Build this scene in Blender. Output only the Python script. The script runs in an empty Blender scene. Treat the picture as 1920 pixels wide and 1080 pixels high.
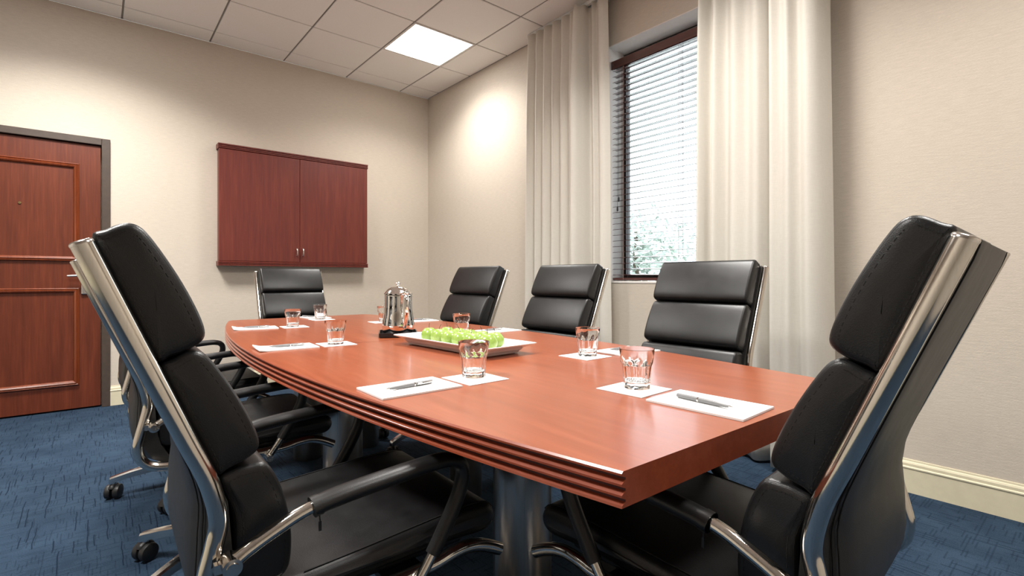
import bpy, bmesh, math, random
from mathutils import Vector, Matrix, noise
random.seed(7)
C = bpy.context.scene.collection
PI = math.pi
R = math.radians

# ------------------------------------------------------------------ camera, world, exposure, view
cd = bpy.data.cameras.new('camera')
cam = bpy.data.objects.new('camera', cd); C.objects.link(cam)
cd.sensor_width = 36; cd.lens = 936.5/1920*36; cd.shift_y = -18.55/1920; cd.clip_start = 0.02
cam.location = (-2.952, -5.077, 1.0104)
cam.rotation_euler = (R(90), 0, R(-39.71))
S = bpy.context.scene
S.camera = cam
S.view_settings.view_transform = 'Standard'; S.view_settings.look = 'None'
S.view_settings.gamma = 1; S.view_settings.use_curve_mapping = False
S.view_settings.exposure = 0.0
W = bpy.data.worlds.new('sky'); S.world = W; W.use_nodes = True
wn = W.node_tree.nodes; bg = wn['Background']
bg.inputs['Color'].default_value = (0.86, 0.93, 1.0, 1); bg.inputs['Strength'].default_value = 5.2
LAMP_W = 70.0         # watts of each recessed ceiling light
LAMP_SPREAD = 136
PANEL_GLOW = 11.0

# ------------------------------------------------------------------ material helpers
class NT:
    def __init__(s, name):
        s.m = bpy.data.materials.new(name); s.m.use_nodes = True
        s.t = s.m.node_tree; s.b = s.t.nodes['Principled BSDF']; s.out = s.t.nodes['Material Output']
    def n(s, typ, ins=None, **kw):
        nd = s.t.nodes.new('ShaderNode'+typ)
        for k, v in kw.items(): setattr(nd, k, v)
        for k, v in (ins or {}).items():
            if isinstance(v, bpy.types.NodeSocket): s.t.links.new(v, nd.inputs[k])
            else: nd.inputs[k].default_value = v
        return nd
    def math(s, op, a, b=0.0):
        return s.n('Math', {0: a, 1: b}, operation=op).outputs[0]
    def set(s, **kw):
        for k, v in kw.items():
            k = k.replace('_', ' ')
            if isinstance(v, bpy.types.NodeSocket): s.t.links.new(v, s.b.inputs[k])
            else: s.b.inputs[k].default_value = v
        return s
    def coord(s, scale=(1, 1, 1), kind='Object'):
        tc = s.n('TexCoord'); return s.n('Mapping', {'Vector': tc.outputs[kind], 'Scale': scale}).outputs[0]
    def noise(s, vec, scale, detail=3, rough=.5):
        return s.n('TexNoise', {'Vector': vec, 'Scale': scale, 'Detail': detail, 'Roughness': rough}).outputs['Fac']
    def ramp(s, fac, stops):
        r = s.n('ValToRGB', {'Fac': fac}); e = r.color_ramp.elements
        while len(e) < len(stops): e.new(0.5)
        for k, (p, c) in enumerate(stops): e[k].position = p; e[k].color = (*c, 1)
        return r.outputs['Color']
    def bump(s, h, strength, dist=0.002):
        nd = s.n('Bump', {'Height': h, 'Strength': strength, 'Distance': dist}); s.t.links.new(nd.outputs[0], s.b.inputs['Normal'])
def plain(name, col, rough=.5, metal=0, var=.08, nscale=30, bump=0, **kw):
    k = NT(name); v = k.coord()
    f = k.noise(v, nscale)
    c2 = tuple(min(1, x*(1+var)) for x in col); c1 = tuple(x*(1-var) for x in col)
    k.set(Base_Color=k.ramp(f, [(.3, c1), (.7, c2)]), Roughness=rough, Metallic=metal, **kw)
    if bump: k.bump(f, bump)
    return k.m
def wood(name, dark, mid, light, axis, rough=.3, coat=0.0):
    k = NT(name); sc = [14, 14, 14]; sc[axis] = 0.9
    v = k.coord(tuple(sc)); a = k.noise(v, 2.2, 5, .6)
    sc2 = [90, 90, 90]; sc2[axis] = 3.0
    b = k.noise(k.coord(tuple(sc2)), 1.6, 3, .6)
    f = k.math('ADD', k.math('MULTIPLY', a, .62), k.math('MULTIPLY', b, .38))
    k.set(Base_Color=k.ramp(f, [(.32, dark), (.5, mid), (.68, light)]), Roughness=k.math('ADD', k.math('MULTIPLY', b, .08), rough-.04))
    k.b.inputs['Coat Weight'].default_value = coat; k.b.inputs['Coat Roughness'].default_value = .12
    k.bump(b, .04, .001)
    return k.m
def wallpaper(name, col):
    k = NT(name); v = k.coord((1, 1, 1))
    a = k.noise(k.coord((9, 9, 70)), 2.0, 4, .65)
    b = k.noise(k.coord((60, 60, 160)), 2.0, 2, .6)
    c = k.noise(v, .9, 2)
    f = k.math('ADD', k.math('MULTIPLY', a, .5), k.math('ADD', k.math('MULTIPLY', b, .3), k.math('MULTIPLY', c, .2)))
    k.set(Base_Color=k.ramp(f, [(.35, tuple(x*.9 for x in col)), (.65, tuple(min(1, x*1.07) for x in col))]), Roughness=.75)
    k.bump(k.math('ADD', a, b), .35, .0015)
    return k.m
def carpet():
    k = NT('carpet_blue'); tc = k.n('TexCoord').outputs['Object']
    sep = k.n('SeparateXYZ', {0: tc}); x, y = sep.outputs[0], sep.outputs[1]
    wob = k.noise(k.coord((1, 1, 1)), 6, 2)
    xw = k.math('ADD', x, k.math('MULTIPLY', wob, .02))
    def dashes(u, v, w, l, thr, half):
        cu = k.math('DIVIDE', u, w); col = k.math('FLOOR', cu); fr = k.math('SUBTRACT', k.math('SUBTRACT', cu, col), .5)
        off = k.n('TexWhiteNoise', {'W': col}, noise_dimensions='1D').outputs['Value']
        row = k.math('FLOOR', k.math('ADD', k.math('DIVIDE', v, l), k.math('MULTIPLY', off, 9.7)))
        vec = k.n('CombineXYZ', {0: col, 1: row}).outputs[0]
        r = k.n('TexWhiteNoise', {'Vector': vec}, noise_dimensions='2D').outputs['Value']
        return k.math('MULTIPLY', k.math('GREATER_THAN', r, thr), k.math('LESS_THAN', k.math('ABSOLUTE', fr), half))
    d1 = dashes(xw, y, .020, .105, .79, .10)
    d3 = dashes(xw, y, .0105, .05, .74, .16)
    d2 = dashes(y, x, .012, .07, .70, .2)
    n1 = k.noise(k.coord((1, 1, 1)), 5, 3); n2 = k.noise(k.coord((1, 1, 1)), 320, 2)
    base = k.ramp(k.math('ADD', k.math('MULTIPLY', n1, .45), k.math('MULTIPLY', n2, .55)), [(.35, (.017, .032, .058)), (.65, (.037, .065, .104))])
    dk = k.math('MINIMUM', k.math('ADD', k.math('MULTIPLY', d1, .85), k.math('ADD', k.math('MULTIPLY', d2, .38), k.math('MULTIPLY', d3, .4))), .92)
    mx = k.n('MixRGB', {'Fac': dk, 'Color1': base, 'Color2': (.006, .014, .03, 1)}).outputs[0]
    k.set(Base_Color=mx, Roughness=.95); k.b.inputs['Specular IOR Level'].default_value = .1
    k.bump(k.math('SUBTRACT', n2, dk), .6, .004)
    return k.m
def leather(name, col, rough):
    k = NT(name)
    vo = k.n('TexVoronoi', {'Vector': k.coord(), 'Scale': 650.0}).outputs['Distance']
    n = k.noise(k.coord(), 25, 3)
    k.set(Base_Color=k.ramp(n, [(.3, tuple(c*.85 for c in col)), (.7, tuple(c*1.15 for c in col))]), Roughness=k.math('ADD', k.math('MULTIPLY', n, .12), rough-.06))
    k.bump(k.math('ADD', vo, k.math('MULTIPLY', n, .3)), .14, .001)
    return k.m
def brushed(name, col, rough, axis):
    k = NT(name); sc = [420, 420, 420]; sc[axis] = .6
    n = k.noise(k.coord(tuple(sc)), 1.0, 2)
    k.set(Base_Color=k.ramp(n, [(.3, tuple(c*.92 for c in col)), (.7, col)]), Metallic=1.0, Roughness=k.math('ADD', k.math('MULTIPLY', n, .05), rough))
    return k.m
def glassmat():
    k = NT('drinking_glass'); n = k.noise(k.coord(), 40, 1)
    k.set(Base_Color=k.ramp(n, [(.2, (.99, 1, 1)), (.8, (1, 1, 1))]), Roughness=0.0, IOR=1.47); k.b.inputs['Transmission Weight'].default_value = 1.0
    return k.m
def panemat():
    k = NT('window_glass'); n = k.noise(k.coord(), 3, 1)
    tr = k.n('BsdfTransparent', {'Color': k.ramp(n, [(.2, (.93, .96, .97)), (.8, (.95, .97, .97))])})
    gl = k.n('BsdfGlossy', {'Roughness': .02})
    fr = k.n('Fresnel', {'IOR': 1.45})
    mx = k.n('MixShader', {0: fr.outputs[0], 1: tr.outputs[0], 2: gl.outputs[0]})
    k.t.links.new(mx.outputs[0], k.out.inputs[0]); return k.m
def glow(name, strength):
    k = NT(name); n = k.noise(k.coord(), 60, 1)
    k.set(Base_Color=(.9, .9, .9, 1), Roughness=.6)
    k.t.links.new(k.ramp(n, [(.2, (1, .97, .93)), (.8, (1, .985, .95))]), k.b.inputs['Emission Color'])
    k.b.inputs['Emission Strength'].default_value = strength; return k.m
def fabric(name, col):
    k = NT(name); a = k.noise(k.coord((500, 500, 30)), 1, 2); b = k.noise(k.coord((30, 30, 400)), 1, 2)
    f = k.math('MULTIPLY', k.math('ADD', a, b), .5)
    k.set(Base_Color=k.ramp(f, [(.35, tuple(c*.94 for c in col)), (.65, tuple(min(1, c*1.03) for c in col))]), Roughness=.85)
    k.b.inputs['Specular IOR Level'].default_value = .2
    k.bump(f, .12, .001)
    df = k.n('BsdfTranslucent', {'Color': (*col, 1)})
    mx = k.n('MixShader', {0: .18, 1: k.b.outputs[0], 2: df.outputs[0]}); k.t.links.new(mx.outputs[0], k.out.inputs[0])
    return k.m
def apple_mat():
    k = NT('apple_skin'); n = k.noise(k.coord(), 12, 3); sp = k.noise(k.coord(), 160, 1)
    f = k.math('ADD', k.math('MULTIPLY', n, .8), k.math('MULTIPLY', sp, .2))
    k.set(Base_Color=k.ramp(f, [(.3, (.20, .32, .05)), (.5, (.28, .40, .085)), (.72, (.40, .48, .17))]), Roughness=.22)
    k.b.inputs['Subsurface Weight'].default_value = .12; k.b.inputs['Subsurface Radius'].default_value = (.01, .012, .004); k.b.inputs['Subsurface Scale'].default_value = .6
    return k.m

M = dict(
    wall=wallpaper('wallpaper_beige', (.61, .54, .455)), carpet=carpet(),
    tile=plain('ceiling_tile_white', (.93, .915, .885), .9, var=.03, nscale=220, bump=.25), grid=plain('ceiling_grid_grey', (.24, .23, .21), .6),
    plaster=plain('reveal_plaster', (.80, .76, .72), .8, var=.02), baseb=plain('cream_paint', (.71, .65, .47), .45, var=.03),
    frame=plain('door_frame_brown', (.066, .047, .036), .5, var=.1), doorw=wood('door_veneer', (.085, .016, .005), (.125, .024, .008), (.17, .036, .012), 2, .42),
    doorm=wood('door_moulding', (.13, .03, .010), (.19, .042, .014), (.25, .06, .02), 2, .25, .3),
    cab=wood('cabinet_mahogany', (.100, .017, .012), (.135, .023, .015), (.18, .034, .02), 2, .42),
    table=wood('table_cherry', (.225, .052, .018), (.275, .066, .024), (.335, .090, .036), 1, .30, .25),
    edge=wood('table_edge_cherry', (.21, .040, .015), (.26, .052, .021), (.31, .068, .028), 1, .3, .2),
    edark=wood('dark_cherry', (.06, .008, .004), (.08, .011, .005), (.10, .016, .007), 1, .4),  # darker cherry tone for the groove faces and under frame
    leather=leather('black_leather', (.0075, .0075, .008), .38), shell=leather('black_leather_back_lit', (.024, .023, .0215), .46),  # back leather coloured lighter to stand in for reflected light
    stitch=plain('black_thread', (.004, .004, .004), .7), rubber=plain('black_nylon', (.012, .012, .013), .45),
    chrome=brushed('polished_chrome', (.74, .71, .66), .10, 2), satin=brushed('polished_aluminium', (.78, .76, .73), .14, 0),
    steel=brushed('brushed_steel', (.52, .475, .42), .26, 2), silver=plain('polished_silver', (.86, .84, .81), .05, 1.0, var=.02),
    nickel=brushed('satin_nickel', (.72, .70, .66), .28, 0), brass=plain('brass', (.5, .38, .18), .3, 1.0),
    glass=glassmat(), pane=panemat(), paper=plain('white_paper', (.86, .86, .85), .7, var=.015), china=plain('white_china', (.86, .85, .83), .12, var=.01),
    pen=plain('pen_grey_plastic', (.20, .20, .205), .35), tray=plain('tray_black', (.012, .012, .013), .3),
    apple=apple_mat(), stem=plain('apple_stem_brown', (.07, .045, .02), .8), curtain=fabric('curtain_cream', (.78, .745, .675)),
    blind=wood('blind_mahogany', (.06, .020, .018), (.085, .029, .025), (.10, .034, .028), 1, .18, 1.0), cord=plain('blind_cord', (.40, .30, .27), .8), track=plain('track_white', (.78, .80, .80), .4),
    winframe=plain('window_frame_bronze', (.03, .022, .02), .4), lamp=glow('lamp_diffuser', PANEL_GLOW), lampframe=plain('lamp_frame_white', (.75, .73, .70), .5),
    bounce_ground=plain('pale_bounce_ground', (.58, .57, .54), .9, var=.1), leaf=plain('tree_leaves', (.40, .46, .40), .5, var=.3), bark=plain('tree_bark', (.12, .09, .06), .9), lock=plain('lock_black', (.01, .01, .01), .3),
)

# ------------------------------------------------------------------ object helpers
def link(name, bm, mat, parent=None, smooth=None, kind=None):
    me = bpy.data.meshes.new(name); bmesh.ops.recalc_face_normals(bm, faces=bm.faces); bm.to_mesh(me); bm.free()
    for m in (mat if isinstance(mat, list) else [mat]): me.materials.append(m)
    if smooth is not None:
        me.polygons.foreach_set('use_smooth', [True]*len(me.polygons)); me.set_sharp_from_angle(angle=R(smooth))
    o = bpy.data.objects.new(name, me); C.objects.link(o)
    if parent: o.parent = parent
    if kind: o['kind'] = kind
    return o
def inst(name, src, parent, loc=(0, 0, 0), rot=(0, 0, 0)):
    o = bpy.data.objects.new(name, src.data); C.objects.link(o); o.parent = parent; o.location = loc; o.rotation_euler = rot; return o
def thing(name, label, cat, loc=(0, 0, 0), rz=0, group=None):
    o = bpy.data.objects.new(name, None); C.objects.link(o); o.location = loc; o.rotation_euler = (0, 0, rz); o.empty_display_size = .1
    return tag(o, label, cat, group)
def tag(o, label, cat, group=None):
    o['label'] = label; o['category'] = cat
    if group: o['group'] = group
    return o
def copy_tree(o, parent=None):
    c = o.copy(); C.objects.link(c)
    if parent: c.parent = parent
    for ch in list(o.children): copy_tree(ch, c)
    return c
def box(bm, lo, hi, mi=0):
    v = [bm.verts.new((x, y, z)) for z in (lo[2], hi[2]) for y in (lo[1], hi[1]) for x in (lo[0], hi[0])]
    for f in ((0, 2, 3, 1), (4, 5, 7, 6), (0, 1, 5, 4), (2, 6, 7, 3), (0, 4, 6, 2), (1, 3, 7, 5)):
        bm.faces.new([v[i] for i in f]).material_index = mi
    return v
def bbox(lo, hi, bev=0, seg=2):
    bm = bmesh.new(); box(bm, lo, hi)
    if bev: bmesh.ops.bevel(bm, geom=list(bm.edges), offset=bev, segments=seg, profile=.5, affect='EDGES')
    return bm
def rings(bm, rr, closed=True, cap0=True, cap1=True, mi=0):
    vs = [[bm.verts.new(p) for p in r] for r in rr]; n = len(vs[0])
    for a, b in zip(vs, vs[1:]):
        for i in range(n if closed else n-1):
            j = (i+1) % n; bm.faces.new((a[i], a[j], b[j], b[i])).material_index = mi
    if cap0: bm.faces.new(vs[0][::-1]).material_index = mi
    if cap1: bm.faces.new(vs[-1]).material_index = mi
    return vs
def lathe(bm, prof, seg=32, c=(0, 0, 0), cap0=True, cap1=True, mi=0):
    return rings(bm, [[(c[0]+r*math.cos(2*PI*i/seg), c[1]+r*math.sin(2*PI*i/seg), c[2]+z) for i in range(seg)] for r, z in prof], True, cap0, cap1, mi)
def spline(pts, n=6):
    P = [Vector(p) for p in pts]; out = []
    for i in range(len(P)-1):
        p0 = P[max(i-1, 0)]; p1 = P[i]; p2 = P[i+1]; p3 = P[min(i+2, len(P)-1)]
        for k in range(n):
            t = k/n
            out.append(.5*((2*p1)+(p2-p0)*t+(2*p0-5*p1+4*p2-p3)*t*t+(3*p1-p0-3*p2+p3)*t**3))
    out.append(P[-1]); return out
def tube(bm, path, a, b, bi=(0, 1, 0), seg=12, mi=0, caps=True):
    """ellipse swept along path; a = half size in the path plane, b = half size along bi"""
    P = [Vector(p) for p in path]; bi = Vector(bi); rr = []
    for i, p in enumerate(P):
        t = (P[min(i+1, len(P)-1)]-P[max(i-1, 0)]).normalized(); nn = bi.cross(t).normalized(); bb = t.cross(nn).normalized()
        aa = a(i/(len(P)-1)) if callable(a) else a; b2 = b(i/(len(P)-1)) if callable(b) else b
        rr.append([p+nn*(aa*math.cos(2*PI*k/seg))+bb*(b2*math.sin(2*PI*k/seg)) for k in range(seg)])
    return rings(bm, rr, True, caps, caps, mi)
def rod(bm, p, q, r, seg=10, mi=0):
    p = Vector(p); q = Vector(q); d = (q-p).normalized(); up = Vector((0, 0, 1)) if abs(d.z) < .9 else Vector((1, 0, 0))
    tube(bm, [p, q], r, r, up.cross(d).normalized(), seg, mi)
def inset_loop(P, d):
    n = len(P); out = []
    for i in range(n):
        a = Vector(P[i-1]); p = Vector(P[i]); b = Vector(P[(i+1) % n])
        t1 = (p-a).normalized(); t2 = (b-p).normalized(); n1 = Vector((-t1.y, t1.x)); n2 = Vector((-t2.y, t2.x)); nn = (n1+n2)
        nn = nn.normalized() if nn.length > 1e-6 else n1
        out.append(p+nn*(d/max(.5, nn.dot(n1))))
    return out
def area2(P): return sum(P[i-1][0]*P[i][1]-P[i][0]*P[i-1][1] for i in range(len(P)))
def cushion(bm, prof, w, r, dome=.006):
    """closed side profile (x,z), extruded across y = -w..w with rounded ends"""
    if area2(prof) < 0: prof = prof[::-1]
    st = []
    for k in range(5):
        t = k/4*PI/2; st.append((r*(1-math.sin(t)), w-r+r*math.cos(t)))      # inset, y
    ys = [(-y, i) for i, y in st]+[(0, 0)]+[(y, i) for i, y in st[::-1]]
    ys = sorted([(-y, i) for i, y in st]+[(y, i) for i, y in st])
    rr = [[(q[0], y, q[1]) for q in inset_loop(prof, i)] for y, i in ys]
    vs = rings(bm, rr, True, False, False)
    c = [sum(p[0] for p in prof)/len(prof), sum(p[1] for p in prof)/len(prof)]
    for loop, sgn in ((vs[0], -1), (vs[-1], 1)):
        n = len(loop); prev = list(loop)
        for q, h in ((.93, .25), (.8, .6), (.55, .9), (.3, 1)):
            inner = [bm.verts.new((v.co.x*q+c[0]*(1-q), sgn*(w+dome*h), v.co.z*q+c[1]*(1-q))) for v in loop]
            for i in range(n):
                j = (i+1) % n; bm.faces.new((prev[i], prev[j], inner[j], inner[i]))
            prev = inner
        ce = bm.verts.new((c[0], sgn*(w+dome), c[1]))
        for i in range(n): bm.faces.new((prev[i], prev[(i+1) % n], ce))
    return ys
def rprof(pts, n=4):
    """smooth closed polygon through pts"""
    P = [Vector((p[0], p[1], 0)) for p in pts]; N = len(P); out = []
    for i in range(N):
        p0, p1, p2, p3 = P[i-1], P[i], P[(i+1) % N], P[(i+2) % N]
        for k in range(n):
            t = k/n; q = .5*((2*p1)+(p2-p0)*t+(2*p0-5*p1+4*p2-p3)*t*t+(3*p1-p0-3*p2+p3)*t**3); out.append((q.x, q.y))
    return out
def struct(o, label=None):
    o['kind'] = 'structure'
    if label: o['label'] = label
    return o

# ------------------------------------------------------------------ room shell
H = 3.086; XL = -5.3; YN = -6.7; T = .6096
GX = -.361; GY = -.238                      # first ceiling grid lines
WY0, WY1, WZ0, WZ1, WD = -3.80, -2.645, .985, 2.745, .25     # window opening
struct(link('floor', bbox((XL-.1, YN-.1, -.1), (.25, .1, 0)), M['carpet']), 'blue carpet woven with short dark dashes')
bm = bmesh.new(); DX0, DX1, DZ = -3.90, -2.925, 2.05
box(bm, (XL-.1, 0, 0), (DX0-.0, .12, H)); box(bm, (DX1, 0, 0), (0, .12, H)); box(bm, (DX0, 0, DZ), (DX1, .12, H)); box(bm, (DX0, .10, 0), (DX1, .12, DZ))
struct(link('wall_back', bm, M['wall']), 'beige textured wallpaper wall with the door and the wall cabinet')
bm = bmesh.new()
box(bm, (0, YN-.1, 0), (WD, WY0, H)); box(bm, (0, WY1, 0), (WD, .12, H)); box(bm, (0, WY0, 0), (WD, WY1, WZ0)); box(bm, (0, WY0, WZ1), (WD, WY1, H))
struct(link('wall_right', bm, M['wall']), 'beige textured wallpaper wall around the window')
struct(link('wall_left', bbox((XL-.1, YN, 0), (XL, 0, H)), M['wall'])); struct(link('wall_near', bbox((XL-.1, YN-.1, 0), (0, YN, H)), M['wall']))
# window reveal lining
bm = bmesh.new(); e = .006
box(bm, (.001, WY0, WZ1-e), (WD, WY1, WZ1)); box(bm, (.001, WY1-e, WZ0+.004), (WD, WY1, WZ1-e)); box(bm, (.001, WY0, WZ0+.004), (WD, WY0+e, WZ1-e))
struct(link('trim_1', bm, M['plaster']), 'pale plaster reveal around the window')
bm = bbox((-.004, WY0, WZ0-.012), (WD, WY1, WZ0+.004), .003)
struct(link('trim_2', bm, M['plaster']), 'pale window sill')
# ceiling: slab, grid bars and tiles
ceil = struct(link('ceiling', bbox((XL-.1, YN-.1, H+.03), (.25, .12, H+.12)), M['tile']), 'suspended ceiling of white square tiles in a thin grey grid')
xs = [0.0]+[GX-T*k for k in range(9)]; xs = [x for x in xs if x > XL]+[XL]
ys_ = [0.0]+[GY-T*k for k in range(12)]; ys_ = [y for y in ys_ if y > YN]+[YN]
LIGHTS = [(0, 1), (4, 1), (1, 5), (5, 5), (1, 8)]       # (tile column, tile row) after the first grid line
lightset = {(a+1, b+1) for a, b in LIGHTS}
gap = .0065
proto = {}
for i in range(len(xs)-1):
    for j in range(len(ys_)-1):
        if (i, j) in lightset: continue
        w = round(xs[i]-xs[i+1], 4); d = round(ys_[j]-ys_[j+1], 4)
        if w < .03 or d < .03: continue
        c = ((xs[i]+xs[i+1])/2, (ys_[j]+ys_[j+1])/2, H)
        if (w, d) in proto: inst('ceiling_tile', proto[(w, d)], ceil, c)
        else:
            bm = bmesh.new(); rings(bm, [[(sx*(w/2-gap-k), sy*(d/2-gap-k), z) for sx, sy in ((-1, -1), (1, -1), (1, 1), (-1, 1))] for k, z in ((.003, 0), (0, .003), (0, .018))])
            o = link('ceiling_tile', bm, M['tile'], ceil); o.location = c; proto[(w, d)] = o
for x in xs[1:-1]: link('grid_bar', bbox((x-.012, YN, H+.006), (x+.012, 0, H+.029)), M['grid'], ceil)
for y in ys_[1:-1]: link('grid_bar', bbox((XL, y-.012, H+.0065), (0, y+.012, H+.0285)), M['grid'], ceil)
for lo, hi in (((XL, -.016, H+.0015), (0, 0, H+.029)), ((-.016, YN, H+.0015), (0, -.016, H+.029)), ((XL, YN, H+.0015), (XL+.016, -.016, H+.029)), ((XL+.016, YN, H+.0015), (-.016, YN+.016, H+.029))): link('wall_angle', bbox(lo, hi), M['grid'], ceil)
# recessed ceiling lights
lamp_labels = ['square ceiling light glowing near the room corner beside the curtain', 'square ceiling light over the floor before the door', 'square ceiling light over the window side of the table',
               'square ceiling light over the left row of chairs', 'unseen square ceiling light added to brighten the right wall and near chair']  # last lamp is out of view, added to brighten the right wall
for (a, b), lb in zip(LIGHTS, lamp_labels):
    x = GX-T*(a+.5); y = GY-T*(b+.5)
    t = thing('ceiling_light', lb, 'light', (x, y, H), 0, 'recessed ceiling lights')
    bm = bmesh.new(); h0 = T/2-.003; h1 = T/2-.022
    sq = lambda h, z: [(-h, -h, z), (h, -h, z), (h, h, z), (-h, h, z)]
    vs = rings(bm, [sq(h1, .012), sq(h1, -.002), sq(h0, -.002), sq(h0, .012)], True, False, False)
    for i in range(4): bm.faces.new((vs[0][i], vs[0][(i+1) % 4], vs[3][(i+1) % 4], vs[3][i]))
    link('lamp_frame', bm, M['lampframe'], t)
    link('diffuser', bbox((-h1, -h1, .004), (h1, h1, .012)), M['lamp'], t)
    ld = bpy.data.lights.new('lamp', 'AREA'); ld.shape = 'SQUARE'; ld.size = T-.06; ld.energy = LAMP_W*{(0, 1): .38, (1, 8): .46, (1, 5): .68}.get((a, b), 1); ld.spread = R(LAMP_SPREAD); ld.color = (1, .97, .925)
    lo = bpy.data.objects.new('lamp', ld); C.objects.link(lo); lo.location = (0, 0, -.003); lo.parent = t
# baseboards
def baseboard(name, p, q, nrm):
    p = Vector((*p, 0)); q = Vector((*q, 0)); n = Vector((*nrm, 0))
    pr = [(0, .001), (.014, .001), (.014, .112), (.017, .116), (.017, .121), (.012, .125), (.012, .137), (.009, .144), (.005, .147), (.004, .155), (0, .156)]
    bm = bmesh.new(); rings(bm, [[a+n*d+Vector((0, 0, z)) for d, z in pr] for a in (p, q)])
    return struct(link(name, bm, M['baseb']), 'cream moulded baseboard')
baseboard('baseboard_back', (-2.873, 0), (0, 0), (0, -1)); baseboard('baseboard_right', (0, YN), (0, 0), (-1, 0))
baseboard('baseboard_left', (XL, YN), (XL, 0), (1, 0)); baseboard('baseboard_back_left', (XL, 0), (-3.95, 0), (0, -1))
# door
dr = bpy.data.objects.new('door_1', None); C.objects.link(dr); dr.location = (-3.41, 0, 0); struct(dr, 'reddish brown wooden door with raised panel mouldings and a lever handle')
ox = -3.41
bm = bmesh.new()
for lo, hi in (((-2.925, -.018, 0), (-2.872, .10, 2.103)), ((-3.953, -.018, 0), (-3.90, .10, 2.103)), ((-3.90, -.018, 2.05), (-2.925, .10, 2.103))):
    box(bm, (lo[0]-ox, lo[1], lo[2]), (hi[0]-ox, hi[1], hi[2]))
bmesh.ops.bevel(bm, geom=list(bm.edges), offset=.003, segments=1, affect='EDGES')
link('door_frame', bm, M['frame'], dr)
leaf = link('door_leaf', bbox((-3.896-ox, .006, .012), (-2.930-ox, .05, 2.045), .002, 1), M['doorw'], dr)
def ringmould(x0, x1, z0, z1):
    bm = bmesh.new(); pr = [(0, .006), (0, -.004), (.006, -.012), (.012, -.006), (.018, -.014), (.028, -.010), (.034, 0), (.036, .006)]
    loop = lambda d, y: [(x0+d, y, z0+d), (x1-d, y, z0+d), (x1-d, y, z1-d), (x0+d, y, z1-d)]
    vs = rings(bm, [loop(d, y) for d, y in pr], True, False, False)
    return link('panel_moulding', bm, M['doorm'], leaf)
ringmould(-3.77-ox, -3.058-ox, 1.14, 1.888); ringmould(-3.77-ox, -3.058-ox, .192, .935)
hd = link('lock_plate', bbox((-3.047-ox, -.012, .885), (-2.968-ox, .006, 1.098), .006), M['nickel'], dr)
link('card_slot', bbox((-3.040-ox, -.0155, 1.052), (-2.990-ox, -.011, 1.075), .001, 1), M['lock'], hd)
bm = bmesh.new(); rod(bm, (-2.998-ox, -.008, 1.03), (-2.998-ox, -.05, 1.03), .013, 14)
tube(bm, spline([(-2.988-ox, -.05, 1.03), (-3.03-ox, -.052, 1.031), (-3.08-ox, -.052, 1.028), (-3.125-ox, -.047, 1.026)]), lambda t: .011-.003*t, lambda t: .009, (0, 1, 0), 12)
link('lever_handle', bm, M['nickel'], hd, 40)
bm = bmesh.new(); rod(bm, (-3.386-ox, .008, 1.56), (-3.386-ox, .0, 1.56), .009, 16)
link('peephole', bm, M['brass'], leaf)

# wall cabinet
cab = thing('wall_cabinet', 'dark red mahogany wall cabinet with two doors above the far chair', 'cabinet', (-1.46, 0, 1.12))
CX0, CX1 = -.676, .676
link('carcass', bbox((CX0+.004, -.085, .03), (CX1-.004, 0, 1.04)), M['cab'], cab)
def cornice(z0, z1, flip):
    bm = bmesh.new(); h = z1-z0; pr = [(0, 0), (.100, 0), (.106, .1), (.106, .24), (.100, .28), (.100, .36), (.107, .40), (.107, .56), (.100, .60), (.100, .68), (.108, .74), (.108, .96), (.104, 1), (0, 1)]
    if flip: pr = [(d, 1-t) for d, t in pr][::-1]
    rr = []
    for x, k in ((CX0-.006, 0), (CX1+.006, 0)): rr.append([(x, -d, z0+t*h) for d, t in pr])
    rings(bm, rr); return link('cornice', bm, M['cab'], cab)
cornice(1.028, 1.072, False); cornice(.0, .040, True)
for s in (-1, 1):
    x0, x1 = (CX0, -.0018) if s < 0 else (.0018, CX1)
    d = link('cabinet_door', bbox((x0, -.103, .043), (x1, -.087, 1.025), .0012, 1), M['cab'], cab)
    bm = bmesh.new(); x = s*.028
    tube(bm, spline([(x, -.104, .098), (x, -.122, .108), (x, -.126, .135), (x, -.122, .162), (x, -.104, .172)]), .0045, .0055, (1, 0, 0), 10)
    link('handle', bm, M['nickel'], d, 60)

# window frame, glass, outdoors
wf = bpy.data.objects.new('window_1', None); C.objects.link(wf); wf.location = (.21, (WY0+WY1)/2, WZ0); struct(wf, 'tall window with a dark frame behind the blind')
hy = (WY1-WY0)/2-.006; hz = WZ1-WZ0
bm = bmesh.new(); fw = .022
box(bm, (-.02, -hy, .006), (.03, -hy+fw, hz-.008)); box(bm, (-.02, hy-fw, .006), (.03, hy, hz-.008)); box(bm, (-.02, -hy+fw, .006), (.03, hy-fw, .05)); box(bm, (-.02, -hy+fw, hz-.05), (.03, hy-fw, hz-.008))
link('window_frame', bm, M['winframe'], wf)
link('pane', bbox((.002, -hy+fw, .05), (.008, hy-fw, hz-.05)), M['pane'], wf)
struct(link('floor_outdoors', bbox((.35, -20, -.6), (45, 40, -.35)), M['bounce_ground']), 'ground outside the window, made pale to bounce light into the blind')  # outdoor ground given a pale colour to bounce light onto the slats
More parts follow.
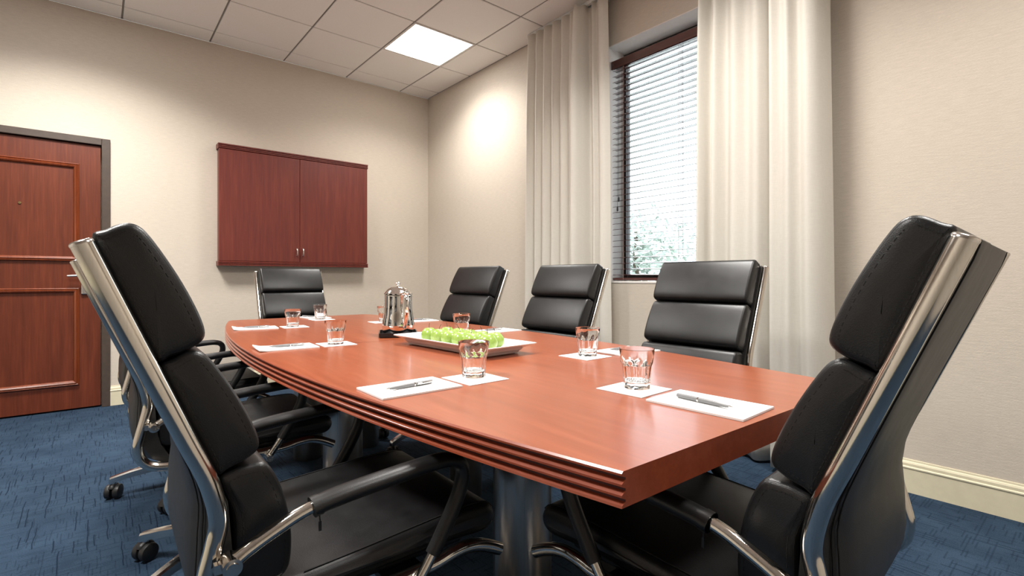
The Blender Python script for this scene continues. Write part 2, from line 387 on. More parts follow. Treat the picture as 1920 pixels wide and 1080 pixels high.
def tree(x, y, h, r, label, seed):
    rnd = random.Random(seed); t = thing('tree', label, 'tree', (x, y, -.35), 0, 'trees outside the window')
    bm = bmesh.new(); lathe(bm, [(.16, 0), (.11, .5), (.09, h*.45), (.04, h*.8)], 10); link('trunk', bm, M['bark'], t, 60)
    bm = bmesh.new()
    for k in range(1500):
        d = Vector((rnd.gauss(0, 1), rnd.gauss(0, 1), rnd.gauss(0, 1))).normalized(); q = rnd.random()**.4
        c = Vector((d.x*r*q, d.y*r*q, h*.62+d.z*h*.4*q)); u = Vector((rnd.gauss(0, 1), rnd.gauss(0, 1), rnd.gauss(0, 1))).normalized(); v = u.orthogonal().normalized(); s = rnd.uniform(.07, .15)
        bm.faces.new([bm.verts.new(c+u*a*s+v*b*s*.5) for a, b in ((-1, 0), (0, -1), (1, 0), (0, 1))])
    link('foliage', bm, M['leaf'], t)
tree(7.2, 2.4, 3.2, 1.3, 'pale bushy tree seen through the blind, at its left', 1); tree(8.8, -1.0, 2.5, 1.2, 'low pale tree seen through the blind, at its right', 2); tree(13, 3.6, 4.2, 1.7, 'tall tree farthest from the window', 3)

# blind
bl = thing('window_blind', 'dark mahogany slatted blind with open slats filling the window', 'blind', (.062, (WY0+WY1)/2, WZ0+.006))
by = (WY1-WY0)/2-.02
link('valance', bbox((-.030, -by-.008, 1.588), (-.014, by+.010, 1.650), .002, 1), M['blind'], bl)
link('head_rail', bbox((-.012, -by, 1.60), (.040, by, 1.648), .003, 1), M['blind'], bl)
link('bottom_rail', bbox((-.026, -by, .004), (.026, by, .022), .004), M['blind'], bl)
bm = bmesh.new(); pr = [(-.025, 0), (-.0125, .0022), (0, .003), (.0125, .0022), (.025, 0)]
rings(bm, [[(x, y, z) for x, z in pr]+[(x, y, z-.0028) for x, z in pr[::-1]] for y in (-by, by)])
sl = None; npitch = 37; zp = (1.578-.045)/(npitch-1)
for k in range(npitch):
    z = .045+zp*k
    if sl is None: sl = link('slat', bm, M['blind'], bl, 40); o = sl
    else: o = inst('slat', sl, bl)
    o.location = (0, 0, z); o.rotation_euler = (0, R(-5), 0)
for y in (by-.10, 0, -by+.10):
    bm = bmesh.new()
    for x in (-.0265, .0265): rod(bm, (x, y, .012), (x, y, 1.60), .0011, 6)
    for k in range(npitch): rod(bm, (-.0265, y, .0425+zp*k), (.0265, y, .0425+zp*k), .0006, 4)
    link('ladder_cord', bm, M['cord'], bl, kind='stuff')
bm = bmesh.new(); rod(bm, (-.034, by-.065, .62), (-.028, by-.065, 1.60), .0012, 6); lathe(bm, [(.002, 0), (.007, .008), (.006, .03), (.002, .04)], 10, (-.034, by-.065, .585)); link('pull_cord', bm, M['rubber'], bl)
bm = bmesh.new(); rod(bm, (-.036, by-.055, .55), (-.028, by-.055, 1.60), .0012, 6); lathe(bm, [(.002, 0), (.007, .008), (.006, .03), (.002, .04)], 10, (-.036, by-.055, .515))
link('pull_cord', bm, M['rubber'], bl)

# curtains
def curtain(label, stations, zt, zb, cx):
    """stations: (y, depth) fold line at mid height; folds gather at the top and swell at the hem"""
    y0, y1 = stations[0][0], stations[-1][0]; my = (y0+y1)/2
    P = spline([(y, d, 0) for y, d in stations], 7)
    nz = 44; rr = []
    for k in range(nz+1):
        f = k/nz; z = zb+(zt-zb)*f; row = []
        for q in P:
            y = q.x; d = q.y; u = (y-y0)/(y1-y0)
            amp = 1-.30*max(0, (f-.80)/.2); sw = noise.noise(Vector((y*7, f*2.2, 3.1)))*.012+noise.noise(Vector((y*25, f*5, 1.1)))*.003
            flare = (1-f)*.035*(u-.5)*2
            hem = (noise.noise(Vector((y*9, 5, 0)))*.018 if k == 0 else 0)
            row.append((cx-(d*amp*1.4)+sw*(1 if f < .97 else .3), y+flare*(1 if y1 > y0 else -1), z+hem+(0 if f < 1 else .012*math.cos((d/.06)*PI))))
        rr.append(row)
    bm = bmesh.new(); vs = rings(bm, rr, False, False, False)
    o = link('curtain', bm, M['curtain'], None, 80)
    md = o.modifiers.new('thickness', 'SOLIDIFY'); md.thickness = .003
    tag(o, label, 'curtain', 'window curtains')
    bm = bmesh.new(); rows = [bm.verts.new((p[0]-.0012, p[1], zb+.105+(p[2]-zb)*0)) for p in rr[1]]
    return o
L = [(-1.925, .00), (-1.96, .030), (-2.01, -.018), (-2.05, .022), (-2.10, -.022), (-2.145, .024), (-2.20, -.020), (-2.245, .026), (-2.30, -.018), (-2.345, .030), (-2.40, -.012), (-2.44, .034), (-2.475, .02), (-2.50, .062), (-2.525, .085), (-2.55, .070), (-2.560, .02), (-2.565, -.035), (-2.60, -.030), (-2.625, .0), (-2.65, -.028), (-2.69, .006), (-2.725, .0), (-2.755, -.03)]
curtain('cream pleated floor length curtain at the corner side of the window', [(y, d) for y, d in L][::-1], H-.05, .03, -.155)
Rr = [(-3.47, -.02), (-3.50, .03), (-3.545, -.03), (-3.59, .028), (-3.64, -.018), (-3.70, .022), (-3.76, -.01), (-3.82, .02), (-3.865, -.005), (-3.90, -.045), (-3.915, .05), (-3.93, .075), (-3.97, .06), (-4.01, .085), (-4.05, .055), (-4.09, .08), (-4.13, .06), (-4.155, .02), (-4.16, -.03)]
curtain('cream floor length curtain at the right of the window, behind the right chairs', Rr[::-1], H-.05, .02, -.150)
ct = thing('curtain_track', 'white curtain track along the ceiling above the window', 'curtain track', (-.15, -3.06, H-.012))
for dx in (.035, .085): link('rail', bbox((dx-.014, -1.18, -.016), (dx+.014, 1.18, .011), .003, 1), M['track'], ct)

# ------------------------------------------------------------------ conference table
TX, TY, TZ, TT = -1.930, -3.140, .75, .050
table = thing('conference_table', 'long boat shaped cherry wood conference table with reeded edges on steel columns', 'table', (TX, TY, 0), R(-1.5))
HL = 1.527
def halfw(y): return .440+.170*(1-(y/HL)**2)
reed = []
for k in range(3):
    z1 = TT*(1-k/3)-(.003 if k == 0 else 0); z0 = TT*(1-(k+1)/3)
    zc = (z1+z0)/2+.002; hh = (z1-z0)/2
    reed += [(.000, z1), (-.0005, z1-.0025)] if k == 0 else []
    reed += [(-.0065, z1-.0055), (-.0065, z1-.0085), (0.0, z0+.006), (0.0, z0+.0015)]
reed = [(-.003, TT), (0, TT-.003), (0, TT-.006), (-.008, TT-.0095), (-.008, TT-.0125), (0, TT-.0175), (0, TT-.0205), (-.008, TT-.0245), (-.008, TT-.0275), (0, TT-.0325), (0, TT-.0355), (-.008, TT-.0395), (-.008, TT-.0425), (-.001, TT-.0465), (0, .0), ]
for s in (-1, 1):
    bm = bmesh.new(); rr = []
    ysn = [s*(.0012+(HL-.0012)*k/26) for k in range(27)]
    ysn = ysn[:-1]+[s*(HL-.012), s*(HL-.004), s*HL] if True else ysn
    for y in ysn:
        ay = abs(y); w = halfw(y)
        if s > 0 and ay > HL-.05: t = (ay-HL+.05)/.05; w -= .05*(1-math.sqrt(max(0, 1-t*t)))*.55
        prof = [(w+d, y, TZ-TT+z) for d, z in reed]+[(-(w+d), y, TZ-TT+z) for d, z in reed[::-1]]
        rr.append(prof)
    vs = rings(bm, rr, True, True, True)
    for f in bm.faces:
        c = f.calc_center_median()
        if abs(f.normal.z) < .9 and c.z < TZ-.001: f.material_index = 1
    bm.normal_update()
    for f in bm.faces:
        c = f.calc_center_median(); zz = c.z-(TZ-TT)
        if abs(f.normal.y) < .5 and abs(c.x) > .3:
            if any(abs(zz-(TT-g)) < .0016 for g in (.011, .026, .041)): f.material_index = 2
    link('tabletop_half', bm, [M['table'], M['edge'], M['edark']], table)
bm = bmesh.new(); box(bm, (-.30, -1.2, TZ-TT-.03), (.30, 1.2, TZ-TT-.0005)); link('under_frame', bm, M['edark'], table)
col = None
for x, y in ((-.157, -.972), (.19, -.972), (-.275, 0), (.30, 0), (-.13, .968), (.21, .968)):
    if col is None:
        bm = bmesh.new(); lathe(bm, [(.0735, .001), (.0745, .004), (.0745, TZ-TT-.0305)], 48); col = link('column', bm, M['steel'], table, 40); o = col
    else: o = inst('column', col, table)
    o.location = (x, y, 0)

# ------------------------------------------------------------------ conference chair (x forward, origin on the floor under the gas lift)
def make_chair():
    root = thing('conference_chair', '', 'chair')
    ra = Vector((-.418, 0, 1.055)); rb = Vector((-.264, 0, .680)); dn = (rb-ra).normalized(); fo = Vector((-dn.z, 0, dn.x))
    def bp(s, t): q = ra+dn*s+fo*t; return (q.x, q.z)
    RW, PW = .241, .224
    # rails
    path = [ra+Vector((0, 0, 0)), ra.lerp(rb, .25), ra.lerp(rb, .5), ra.lerp(rb, .75), ra.lerp(rb, .93), Vector((-.2625, 0, .648)), Vector((-.2680, 0, .610)), Vector((-.279, 0, .565)), Vector((-.286, 0, .528)), Vector((-.278, 0, .490)), Vector((-.248, 0, .465)), Vector((-.18, 0, .456)), Vector((-.02, 0, .445)), Vector((.10, 0, .447)), Vector((.15, 0, .455)), Vector((.19, 0, .456)), Vector((.23, 0, .444)), Vector((.268, 0, .424))]
    P = spline(path, 5); bm = bmesh.new(); tube(bm, P, .0136, .0128, (0, 1, 0), 16); first = None
    for s in (-1, 1):
        if first is None: first = link('side_rail', bm, M['chrome'], root, 50); o = first
        else: o = inst('side_rail', first, root)
        o.location = (0, s*RW, 0)
        bm2 = bmesh.new(); q = ra-dn*.003; tube(bm2, [ra+dn*.001, ra-dn*.002, ra-dn*.0045, ra-dn*.0055], lambda t: (.0141, .0141, .0125, .008)[round(t*3)], lambda t: (.0133, .0133, .0115, .007)[round(t*3)], (0, 1, 0), 16)
        link('rail_cap', bm2, M['satin'], o, 50)
    # back pads
    def stitches(bm, P, off, y, step=.0075, mi=0):
        Q = inset_loop(P, off); n = len(Q); tot = 0; seg = []
        for i in range(n):
            a, b = Vector(Q[i]), Vector(Q[(i+1) % n]); l = (b-a).length; k = max(1, int(l/step))
            for j in range(k):
                p = a.lerp(b, (j+.2)/k); q = a.lerp(b, (j+.75)/k)
                if (q-p).length < .0015: continue
                d = (q-p).normalized(); nn = Vector((-d.y, d.x))*.0006
                v = [bm.verts.new((w.x, y+dy, w.y)) for dy in (0, .0009 if y > 0 else -.0009) for w in (p-nn, q-nn, q+nn, p+nn)]
                for f in ((4, 5, 6, 7), (0, 1, 5, 4), (1, 2, 6, 5), (2, 3, 7, 6), (3, 0, 4, 7)): bm.faces.new([v[t] for t in f])
    def pad(prof, name, pw, label=None):
        P = rprof(prof, 4)
        if area2(P) < 0: P = P[::-1]
        bm = bmesh.new(); cushion(bm, P, pw, .010, .003)
        o = link(name, bm, M['leather'], root, 60)
        bm = bmesh.new()
        for s in (-1, 1):
            Q = inset_loop(P, .0045)
            tube(bm, [(q[0], s*(pw-.0035), q[1]) for q in Q]+[(Q[0][0], s*(pw-.0035), Q[0][1])], .0016, .0016, (0, 1, 0), 5, caps=False)
            stitches(bm, P, .0125, s*(pw+.0004))
        link('stitching', bm, M['stitch'], o, kind='stuff')
        return o
    def padprof(s0, s1, tb=.012):
        L = s1-s0
        return [bp(s0+.004, tb), bp(s0-.002, .030), bp(s0-.004, .052), bp(s0+.004, .066), bp(s0+.024, .074), bp(s0+L*.38, .082), bp(s0+L*.64, .086), bp(s1-.026, .085), bp(s1-.006, .077), bp(s1, .056), bp(s1-.001, .030), bp(s1-.004, tb), bp(s0+L*.66, tb-.002), bp(s0+L*.33, tb-.002)]
    pad(padprof(-.010, .186), 'back_pad', PW); pad(padprof(.192, .384), 'back_pad', PW)
    q = lambda s, t: bp(s, t)
    pad([q(.392, .012), q(.388, .035), q(.394, .058), (-.190, .708), (-.168, .665), (-.155, .61), (-.152, .56), (-.158, .525), (-.18, .512), (-.215, .512), (-.238, .53), (-.238, .59), (-.240, .64)], 'back_pad', PW)
    # back shell: side line follows the rails, rear is convex
    zs = [(-.004, .010, .011, 0), (.02, .010, .0135, 0), (.12, .010, .0135, 0), (.22, .010, .0135, 0), (.29, .010, .0140, .001), (.335, .010, .015, .001), (.375, .010, .016, .006)]
    rows = []
    for s, f, b, c in zs:
        a = bp(s, f); d = bp(s, -b); rows.append((a, d, c))
    for x0, x1, z, c in ((-.248, -.282, .662, .012), (-.245, -.282, .625, .018), (-.242, -.284, .585, .017), (-.238, -.288, .545, .012), (-.230, -.287, .515, .007), (-.212, -.268, .482, .003), (-.19, -.235, .464, 0)):
        rows.append(((x0, z+.004), (x1, z), c))
    bm = bmesh.new(); ny = 13; sw = RW-.0125; rr = []
    for a, d, c in rows:
        ring = []
        for k in range(ny): y = -sw+2*sw*k/(ny-1); ring.append((a[0], y, a[1]))
        for k in range(ny-1, -1, -1):
            u = -1+2*k/(ny-1); y = sw*u*.985; e = (1-u**4); dd = Vector((d[0]-a[0], d[1]-a[1]))
            m = .70+.30*min(1, (1-abs(u))*9)
            ring.append((a[0]+dd.x*m-c*e, y, a[1]+dd.y*m))
        rr.append(ring)
    rings(bm, rr); sh = link('back_shell', bm, M['shell'], root, 50)
    bm = bmesh.new()
    for s in (-1, 1):
        for off in (.012, .020):
            pts = []
            for a, d, c in rows[:-2]:
                u = 1-off/sw; e = 1-u**4; dd = Vector((d[0]-a[0], d[1]-a[1])); m = .70+.30*min(1, (1-abs(u))*9)
                pts.append((a[0]+dd.x*m-c*e-.0002, s*sw*u*.985, a[1]+dd.y*m))
            tube(bm, spline(pts, 2), .0011, .0011, (0, 1, 0), 5)
    link('seam', bm, M['stitch'], sh, kind='stuff')
    # seat
    seatp = [(-.205, .502), (-.21, .48), (-.195, .466), (-.10, .462), (.05, .462), (.17, .462), (.235, .458), (.262, .466), (.274, .484), (.270, .505), (.25, .520), (.20, .524), (.10, .519), (-.02, .511), (-.13, .505)]
    P = rprof(seatp, 3)
    bm = bmesh.new(); cushion(bm, P, .226, .022, .003)
    for v in bm.verts:
        if v.co.z > .49: v.co.z += .006*(abs(v.co.y)/.226)**2-.004
    st = link('seat', bm, M['leather'], root, 60)
    bm = bmesh.new()
    top = spline([(x, 0, z) for x, z in seatp[9:]], 3)
    for s in (-1, 1): tube(bm, [(p.x, s*.211, p.z+.0012) for p in top], .0013, .0013, (0, 1, 0), 5)
    tube(bm, [(.2755, -.20, .487), (.2755, 0, .487), (.2755, .20, .487)], .0013, .0013, (0, 0, 1), 5)
    link('stitching', bm, M['stitch'], st, kind='stuff')
    link('seat_pan', bbox((-.17, -.20, .446), (.20, .20, .464), .006), M['rubber'], root)
    # arms
    AY = .265
    ap = [(-.250, .586), (-.225, .601), (-.185, .619), (-.145, .634), (-.09, .644), (.0, .652), (.085, .658), (.122, .657), (.147, .648), (.158, .626), (.152, .592), (.130, .548), (.09, .484), (.052, .433)]
    P = spline([(x, 0, z) for x, z in ap], 4); i0 = 13; i1 = len(P)-5
    bmA = bmesh.new(); tube(bmA, P, lambda t: .0105, lambda t: .0145-.004*min(1, t*3), (0, 1, 0), 12)
    Q = P[i0:i1+1]; ln = len(Q)-1
    bmS = bmesh.new(); tube(bmS, Q, lambda t: .0145+.001*math.sin(t*9), lambda t: .0205 if t < .55 else .0205-.006*min(1, (t-.55)*4), (0, 1, 0), 14)
    tube(bmS, Q[:2], .0160, .022, (0, 1, 0), 14)
    bmB = bmesh.new(); bmC = bmesh.new(); cy = lambda b, x, z, pr: rings(b, [[(x+r*math.cos(2*PI*k/18), y, z+r*math.sin(2*PI*k/18)) for k in range(18)] for y, r in pr])
    cy(bmB, -.250, .586, [(-.019, .006), (-.019, .0085), (-.0165, .009), (-.016, .0135), (.016, .0135), (.0165, .009), (.019, .0085), (.019, .006)]); box(bmB, (-.272, -.024 if False else -.006, .579), (-.245, .006, .593)); cy(bmC, .052, .433, [(-.024, .0105), (.014, .0105), (.015, .007), (.018, .007)])
    bmZ = bmesh.new(); zp0 = P[i0]; rod(bmZ, (zp0.x+.012, 0, zp0.z-.014), (zp0.x+.013, 0, zp0.z-.026), .0012, 6); box(bmZ, (zp0.x+.011, -.0015, zp0.z-.042), (zp0.x+.015, .0015, zp0.z-.026))
    A = None
    for s in (-1, 1):
        if A is None:
            A = link('armrest', bmA, M['chrome'], root, 50); a = A; kids = [link('arm_sleeve', bmS, M['leather'], a, 50), link('arm_bolt', bmB, M['chrome'], a, 40), link('arm_bolt', bmC, M['chrome'], a, 40), link('zipper_pull', bmZ, M['rubber'], a)]
        else:
            a = inst('armrest', A, root)
            for k in kids: inst(k.name.split('.')[0], k, a)
        a.location = (0, s*AY, 0)
    # lower bracket joining the arms to the rails
    bm = bmesh.new()
    box(bm, (.01, -.24, .436), (.09, .24, .447)); cb = link('cross_bracket', bm, M['rubber'], root)
    inst('cross_bracket', cb, root, (-.14, 0, .001))
    mech = link('tilt_mechanism', bbox((-.10, -.07, .385), (.10, .07, .446), .012), M['rubber'], root)
    bm = bmesh.new(); tube(bm, spline([(.0, -.06, .415), (.0, -.14, .412), (-.02, -.22, .408)]), .005, .005, (0, 0, 1), 8); tube(bm, [(-.02, -.215, .408), (-.03, -.255, .406)], .006, .011, (0, 0, 1), 10); link('tilt_lever', bm, M['rubber'], mech, 50)
    bm = bmesh.new(); lathe(bm, [(.026, .14), (.026, .27), (.024, .272), (.0145, .274), (.0145, .39)], 20); link('gas_lift', bm, [M['satin']], root, 40)
    # base
    bm = bmesh.new(); lathe(bm, [(.030, .092), (.046, .098), (.048, .125), (.040, .142), (.030, .148)], 24); hub = link('base_hub', bm, M['satin'], root, 40)
    bm = bmesh.new(); rr = []
    for t, w, z1, h in ((.03, .022, .142, .040), (.10, .020, .140, .036), (.18, .018, .131, .033), (.26, .0155, .117, .030), (.315, .014, .104, .028), (.335, .013, .098, .030), (.338, .009, .090, .016)):
        rr.append([(t, -w, z1-h), (t, w, z1-h), (t, w, z1-.006), (t, w*.62, z1), (t, -w*.62, z1), (t, -w, z1-.006)])
    rings(bm, rr); lathe(bm, [(.012, .052), (.012, .09)], 12, (.322, 0, 0))
    bmW = bmesh.new(); pr = [(.024, -.0125), (.030, -.0105), (.0315, -.005), (.0315, .005), (.030, .0105), (.024, .0125)]
    rings(bmW, [[(r*math.cos(2*PI*i/24), z, r*math.sin(2*PI*i/24)) for i in range(24)] for r, z in pr])
    bmH = bmesh.new(); tube(bmH, spline([(-.030, 0, .040), (-.018, 0, .060), (.0, 0, .066), (.018, 0, .060), (.024, 0, .050)]), .006, .012, (0, 1, 0), 8); rod(bmH, (0, -.022, .0312), (0, .022, .0312), .006, 10); lathe(bmH, [(.006, .05), (.006, .075)], 10, (.006, 0, 0))
    leg = cas = None
    for k in range(5):
        a = 2*PI*k/5
        if leg is None: leg = link('base_leg', bm, M['satin'], hub, 40); o = leg
        else: o = inst('base_leg', leg, hub)
        o.rotation_euler = (0, 0, a)
        loc = (.322*math.cos(a), .322*math.sin(a), 0); rot = (0, 0, a+[.9, 2.2, 3.9, .3, 2.9][k])
        if cas is None: cas = link('caster', bmH, M['rubber'], root, 50); c = cas; w = link('wheel', bmW, M['rubber'], c, 40); w.location = (0, -.0165, .0322); inst('wheel', w, c, (0, .0165, .0322))
        else: c = inst('caster', cas, root); inst('wheel', w, c, (0, -.0165, .0322)); inst('wheel', w, c, (0, .0165, .0322))
        c.location = loc; c.rotation_euler = rot
    return root
proto_chair = make_chair()
CH = [  # x, y, facing angle (deg), base turn (deg), label
    (-2.545, -3.980, -1, 20, 'black leather office chair in the left foreground, seen from its side'),
    (-1.974, -4.541, 92.6, 40, 'black leather office chair in the right foreground, seen from behind at the near table end'),
    (-2.573, -3.066, -1, 140, 'middle black leather chair on the left side, half hidden by the foreground chair'),
    (-2.575, -2.190, 0, 172, 'black leather chair on the left side farthest from the camera, mostly hidden'),
    (-1.180, -3.890, 180, 10, 'black leather chair at the window side nearest the camera, before the right curtain'),
    (-1.240, -3.080, 180, 30, 'middle black leather chair at the window side, before the left curtain'),
    (-1.370, -2.385, 180, 55, 'farthest black leather chair at the window side, near the room corner'),
    (-1.780, -1.310, -90, 15, 'black leather chair at the far table end, under the wall cabinet'),
]
for i, (x, y, a, bt, lb) in enumerate(CH):
    o = proto_chair if i == 0 else copy_tree(proto_chair)
    o.location = (x, y, 0); o.rotation_euler = (0, 0, R(a)); o['label'] = lb; o['group'] = 'leather chairs around the table'
    for ch in o.children:
        if ch.name.startswith('base_hub'): ch.rotation_euler.z = R(bt-a)
        if ch.name.startswith('caster'):
            k = round(math.atan2(ch.location.y, ch.location.x)/(2*PI/5)) % 5
            aa = 2*PI*k/5+R(bt-a); ch.location = (.322*math.cos(aa), .322*math.sin(aa), 0); ch.rotation_euler.z += R(bt-a)

# ------------------------------------------------------------------ table settings
def glass_proto():
    t_h = .092; prof = []; N = 72; NF = 10
    def outer(z):
        if z < .050: return .0305+.0040*(z/.050)
        if z < .062: return .0345+.0030*(.5-.5*math.cos(PI*(z-.050)/.012))
        return .0375+.0038*((z-.062)/(t_h-.062))
    rr = []
    zs = [0, .0015, .004, .008, .014, .022, .030, .038, .044, .049, .053, .057, .061, .066, .074, .084, .090, .092]
    for z in zs:
        R0 = outer(z); ring = []
        for i in range(N):
            th = 2*PI*i/N; ph = (th*NF/(2*PI)) % 1-.5
            flat = math.cos(PI/NF)/math.cos(ph*2*PI/NF)       # polygon factor, 1 at corners
            arch = .060-.010*(abs(ph)*2)**2
            fl = 1 if .006 < z < arch-.004 else (0 if z > arch+.002 or z < .003 else .5)
            r = R0*(1+fl*(flat-1)*1.25)-.0004*fl
            if z == 0: r = R0-.002
            ring.append((r*math.cos(th), r*math.sin(th), z))
        rr.append(ring)
    for r, z in ((.0400, .0925), (.0394, .0915), (.0373, .075), (.0360, .065), (.0347, .059), (.0322, .051), (.0308, .042), (.0283, .022), (.0270, .0165), (.022, .0138), (.010, .013), (.002, .0128)):
        rr.append([(r*math.cos(2*PI*i/N), r*math.sin(2*PI*i/N), z) for i in range(N)])
    bm = bmesh.new(); rings(bm, rr); o = link('tumbler', bm, M['glass'], None, 35); return o
def pen_proto(lb):
    t = thing('pen', lb, 'pen')
    ax = lambda bm, pr, seg=14: rings(bm, [[(x, r*math.cos(2*PI*i/seg), .0052+r*math.sin(2*PI*i/seg)) for i in range(seg)] for x, r in pr])
    bm = bmesh.new(); ax(bm, [(-.052, .0022), (-.046, .0032), (-.03, .0044), (.0, .0050), (.014, .0050)]); link('barrel', bm, M['pen'], t, 40)
    bm = bmesh.new(); ax(bm, [(.0165, .0050), (.04, .0050), (.062, .0046), (.066, .0042), (.0665, .003)]); link('cap', bm, M['pen'], t, 40)
    bm = bmesh.new(); ax(bm, [(.0138, .0052), (.0168, .0052)]); link('ring', bm, M['silver'], t, 40)
    bm = bmesh.new(); ax(bm, [(-.0605, .0006), (-.056, .0016), (-.052, .0023)]); link('tip', bm, M['silver'], t, 40)
    bm = bmesh.new(); tube(bm, [(.064, -.0048, .0062), (.062, -.0066, .0062), (.045, -.0068, .006), (.024, -.0066, .006), (.021, -.0056, .006)], .0008, .0022, (0, 0, 1), 8); link('clip', bm, M['silver'], t, 40)
    return t
gl0 = pen0 = None
def slab(name, lb, cat, grp, w, d, h, loc, rz, curl=0):
    bm = bmesh.new(); n = 8; up = []
    pts = [[(-w/2+w*i/n, -d/2+d*j/n) for i in range(n+1)] for j in range(n+1)]
    z = lambda x, y: curl*max(0, (-x/w-.30)/.2)**2*(.5+max(0, y/d))
    t = [[bm.verts.new((x, y, h+z(x, y))) for x, y in r] for r in pts]; b = [[bm.verts.new((x, y, z(x, y)*.9)) for x, y in r] for r in pts]
    for j in range(n):
        for i in range(n):
            bm.faces.new((t[j][i], t[j][i+1], t[j+1][i+1], t[j+1][i])); bm.faces.new((b[j][i], b[j+1][i], b[j+1][i+1], b[j][i+1]))
    for k in range(n):
        for A, B, Cc, D in ((t[0][k], b[0][k], b[0][k+1], t[0][k+1]), (t[n][k], t[n][k+1], b[n][k+1], b[n][k]), (t[k][0], t[k+1][0], b[k+1][0], b[k][0]), (t[k][n], b[k][n], b[k+1][n], t[k+1][n])): bm.faces.new((A, B, Cc, D))
    o = link(name, bm, M['paper']); o.location = loc; o.rotation_euler = (0, 0, rz); return tag(o, lb, cat, grp)
Z0 = TZ+.0004
# pad centre, pad rot (x axis of the pad = its long side), coaster centre, glass, pen offset/rot, where
SET = [
    ((-1.987, -4.545), -88, (-1.985, -4.360), -88, (-1.972, -4.358), (.0, -.012), 174, 0, 'at the near table end before the right foreground chair'),
    ((-2.383, -4.015), 0, (-2.200, -4.022), 1, (-2.190, -4.002), (-.008, -.008), 5, 0, 'before the left foreground chair'),
    ((-1.510, -3.975), -1, (-1.704, -3.955), 0, (-1.692, -3.955), (.0, .02), -8, 0, 'before the nearest window side chair'),
    ((-2.410, -3.105), -3, (-2.228, -3.122), -3, (-2.234, -3.130), (.0, .0), 3, .008, 'before the middle chair on the left side'),
    ((-1.440, -3.140), 2, (-1.640, -3.130), 2, (-1.648, -3.140), (-.02, .01), 5, 0, 'behind the apple platter before the middle window side chair'),
    ((-2.325, -2.250), -7, (-2.143, -2.287), -4, (-2.150, -2.280), (.0, .0), 3, .008, 'before the farthest chair on the left side'),
    ((-1.450, -2.380), -4, (-1.660, -2.315), -4, (-1.645, -2.320), (.01, .0), 4, 0, 'behind the silver coffee pot, before the farthest window chair'),
    ((-1.850, -1.725), 92, (-1.870, -1.910), 92, (-1.872, -1.885), (.02, .03), 20, 0, 'at the far table end under the wall cabinet'),
]
for (pc, pr, cc, cr, gc, po, prot, curl, wh) in SET:
    slab('notepad', 'white notepad '+wh, 'notepad', 'white notepads on the table', .204, .140, .004, (*pc, Z0), R(pr), curl)
    slab('paper_coaster', 'square white paper coaster '+wh, 'coaster', 'white coasters on the table', .124, .126, .0014, (*cc, Z0), R(cr))
    if gl0 is None: gl0 = glass_proto(); g = gl0; p = pen0 = pen_proto('')
    else: g = gl0.copy(); C.objects.link(g); p = copy_tree(pen0)
    g.location = (*gc, Z0+.0017); g.rotation_euler = (0, 0, random.uniform(0, .6)); tag(g, 'clear faceted glass tumbler '+wh, 'glass', 'glass tumblers on the coasters')
    a = R(pr); p.location = (pc[0]+po[0]*math.cos(a)-po[1]*math.sin(a), pc[1]+po[0]*math.sin(a)+po[1]*math.cos(a), Z0+.0042); p.rotation_euler = (0, 0, R(pr+prot)); tag(p, 'grey pen on the white notepad '+wh, 'pen', 'grey pens on the notepads')

# platter and apples
PLX, PLY, PLR = -1.917, -3.530, R(4)
bm = bmesh.new()
def rect(a, b, z, r=.006, n=3):
    out = []
    for sx, sy, a0 in ((1, 1, 0), (-1, 1, 90), (-1, -1, 180), (1, -1, 270)):
        for k in range(n+1): t = R(a0+90*k/n); out.append((sx*(a-r)+r*math.cos(t), sy*(b-r)+r*math.sin(t), z))
    return out
rings(bm, [rect(.066, .222, 0), rect(.076, .232, .002), rect(.080, .236, .010), rect(.084, .242, .013), rect(.088, .246, .020), rect(.115, .282, .034), rect(.116, .283, .037), rect(.113, .280, .038), rect(.090, .248, .026), rect(.076, .232, .014), rect(.070, .226, .0125)])
pl = link('serving_platter', bm, M['china'], None, 25); pl.location = (PLX, PLY, Z0); pl.rotation_euler = (0, 0, PLR)
tag(pl, 'long rectangular white china platter holding green apples', 'platter')
def apple_proto():
    t = thing('apple', '', 'apple'); bm = bmesh.new(); prof = []
    for k in range(19):
        th = PI*k/18; r = math.sin(th)*(1+.10*math.cos(th)); z = -math.cos(th)*.94
        if k > 14: z -= .30*((k-14)/4)**2*.8
        if k < 3: z += .10*(1-k/3)
        prof.append((max(r, .02)*.0335, (z+.86)*.0335))
    rr = []
    for r, z in prof: rr.append([(r*(1+.025*math.cos(5*2*PI*i/30)*(1 if z < .02 else .4))*math.cos(2*PI*i/30), r*(1+.025*math.cos(5*2*PI*i/30)*(1 if z < .02 else .4))*math.sin(2*PI*i/30), z) for i in range(30)])
    rings(bm, rr); link('flesh', bm, M['apple'], t, 80)
    bm = bmesh.new(); zt = prof[-1][1]; tube(bm, spline([(0, 0, zt-.001), (.001, 0, zt+.008), (.004, .001, zt+.016), (.008, .002, zt+.022)]), .0010, .0010, (0, 1, 0), 6); link('stem', bm, M['stem'], t, 60)
    return t
AP = [(-.033, .150, 1), (-.035, .085, 1), (-.034, .020, 1), (-.035, -.046, 1), (-.034, -.112, 1.0), (-.026, -.186, 1.06), (.034, .125, 1), (.035, .055, 1), (.034, -.015, 1), (.036, -.085, 1), (.040, -.150, 1)]
ALB = ['leftmost green apple, at the coffee pot end of the front row', 'green apple second from the left in the front row on the platter', 'green apple third from the left in the front row on the platter', 'green apple fourth from the left in the front row on the platter', 'green apple fifth from the left in the front row, behind the tumbler',
       'largest green apple alone at the right end of the white platter', 'green apple at the left end of the back row on the platter', 'green apple second from the left in the back row on the platter', 'green apple in the middle of the back row on the platter', 'green apple second from the right in the back row on the platter', 'green apple at the right end of the back row on the platter']
a0 = None
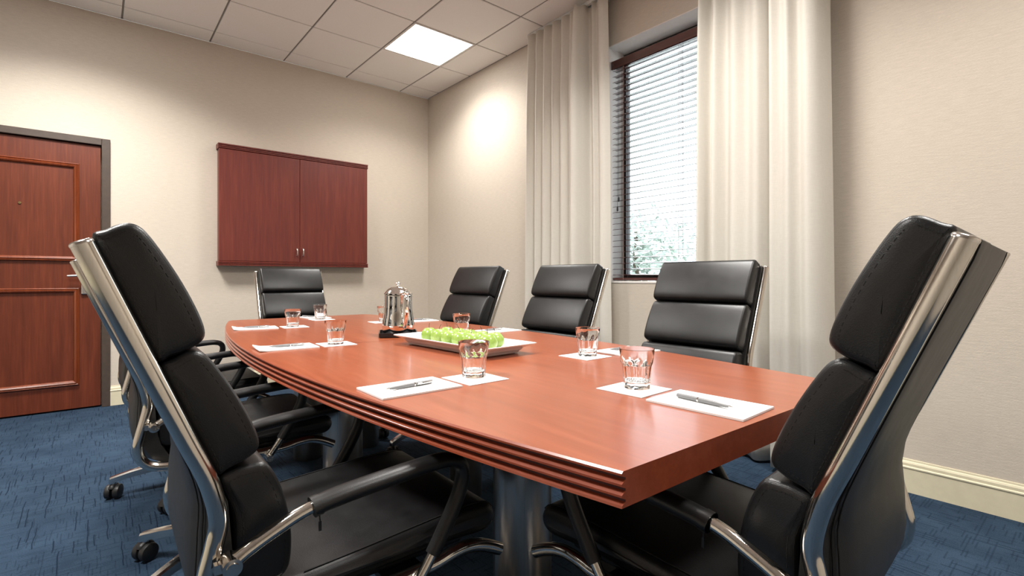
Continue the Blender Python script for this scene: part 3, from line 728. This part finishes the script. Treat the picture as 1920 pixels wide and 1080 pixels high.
for (x, y, s), lb in zip(AP, ALB):
    if a0 is None: a0 = apple_proto(); o = a0
    else: o = copy_tree(a0)
    c, sn = math.cos(PLR), math.sin(PLR); o.location = (PLX+x*c-y*sn, PLY+x*sn+y*c, Z0+.0135); o.rotation_euler = (random.uniform(-.05, .05), random.uniform(-.05, .05), random.uniform(0, 6)); o.scale = (.96*s,)*3
    tag(o, lb, 'apple', 'green apples on the platter')

# coffee pot on its tray
TRX, TRY, TRR = -1.905, -3.010, R(-26)
t = thing('serving_tray', 'small black square tray under the silver coffee pot', 'tray', (TRX, TRY, Z0), TRR)
bm = bmesh.new(); rings(bm, [rect(.078, .078, 0, .008), rect(.083, .083, .003, .008), rect(.083, .083, .020, .008), rect(.079, .079, .020, .008), rect(.077, .077, .006, .008)]); link('tray_body', bm, M['tray'], t, 30)
pot = thing('coffee_pot', 'polished silver coffee pot with a domed lid and curved handle', 'pot', (TRX, TRY, Z0+.0065), R(-95))
bm = bmesh.new(); pr = [(.056, 0), (.061, .002), (.0655, .010), (.0705, .026), (.0722, .042), (.0705, .062), (.0662, .085), (.0630, .105), (.0612, .130), (.0608, .160), (.0605, .176), (.058, .178)]
P = spline([(r, 0, z) for r, z in pr], 3); lathe(bm, [(p.x, p.z) for p in P], 48); body = link('pot_body', bm, M['silver'], pot, 40)
bm = bmesh.new(); pr = [(.0585, .1785), (.0625, .180), (.0625, .184), (.058, .187), (.054, .193), (.045, .203), (.030, .2115), (.014, .216), (.008, .217)]
lathe(bm, pr, 40); lid = link('lid', bm, M['silver'], pot, 35)
bm = bmesh.new(); lathe(bm, [(.006, .2165), (.0055, .221), (.0095, .225), (.0115, .229), (.009, .234), (.003, .2365)], 20); link('lid_knob', bm, M['silver'], lid, 50)
bm = bmesh.new(); tube(bm, spline([(.055, 0, .183), (.075, 0, .183), (.088, 0, .176), (.099, 0, .160), (.104, 0, .135), (.102, 0, .110), (.094, 0, .082), (.082, 0, .056), (.073, 0, .040), (.069, 0, .034)]), lambda t: .0045, lambda t: .0105-.003*t, (0, 1, 0), 12); link('handle', bm, M['silver'], pot, 50)
bm = bmesh.new(); tube(bm, [(.056, -.014, .186), (.066, -.014, .188), (.076, -.014, .184)], .004, .005, (0, 1, 0), 8); tube(bm, [(.056, .014, .186), (.066, .014, .188), (.076, .014, .184)], .004, .005, (0, 1, 0), 8); rod(bm, (.066, -.018, .186), (.066, .018, .186), .005, 10); tube(bm, spline([(.068, 0, .190), (.080, 0, .200), (.092, 0, .203)]), .003, .009, (0, 1, 0), 10); link('thumb_lever', bm, M['silver'], lid, 50)
bm = bmesh.new(); rings(bm, [[(-.055, -.022, .130), (-.055, .022, .130), (-.058, .0, .128)], [(-.060, -.024, .160), (-.060, .024, .160), (-.078, 0, .158)], [(-.060, -.026, .176), (-.060, .026, .176), (-.088, 0, .180)]]); link('spout', bm, M['silver'], pot, 60)
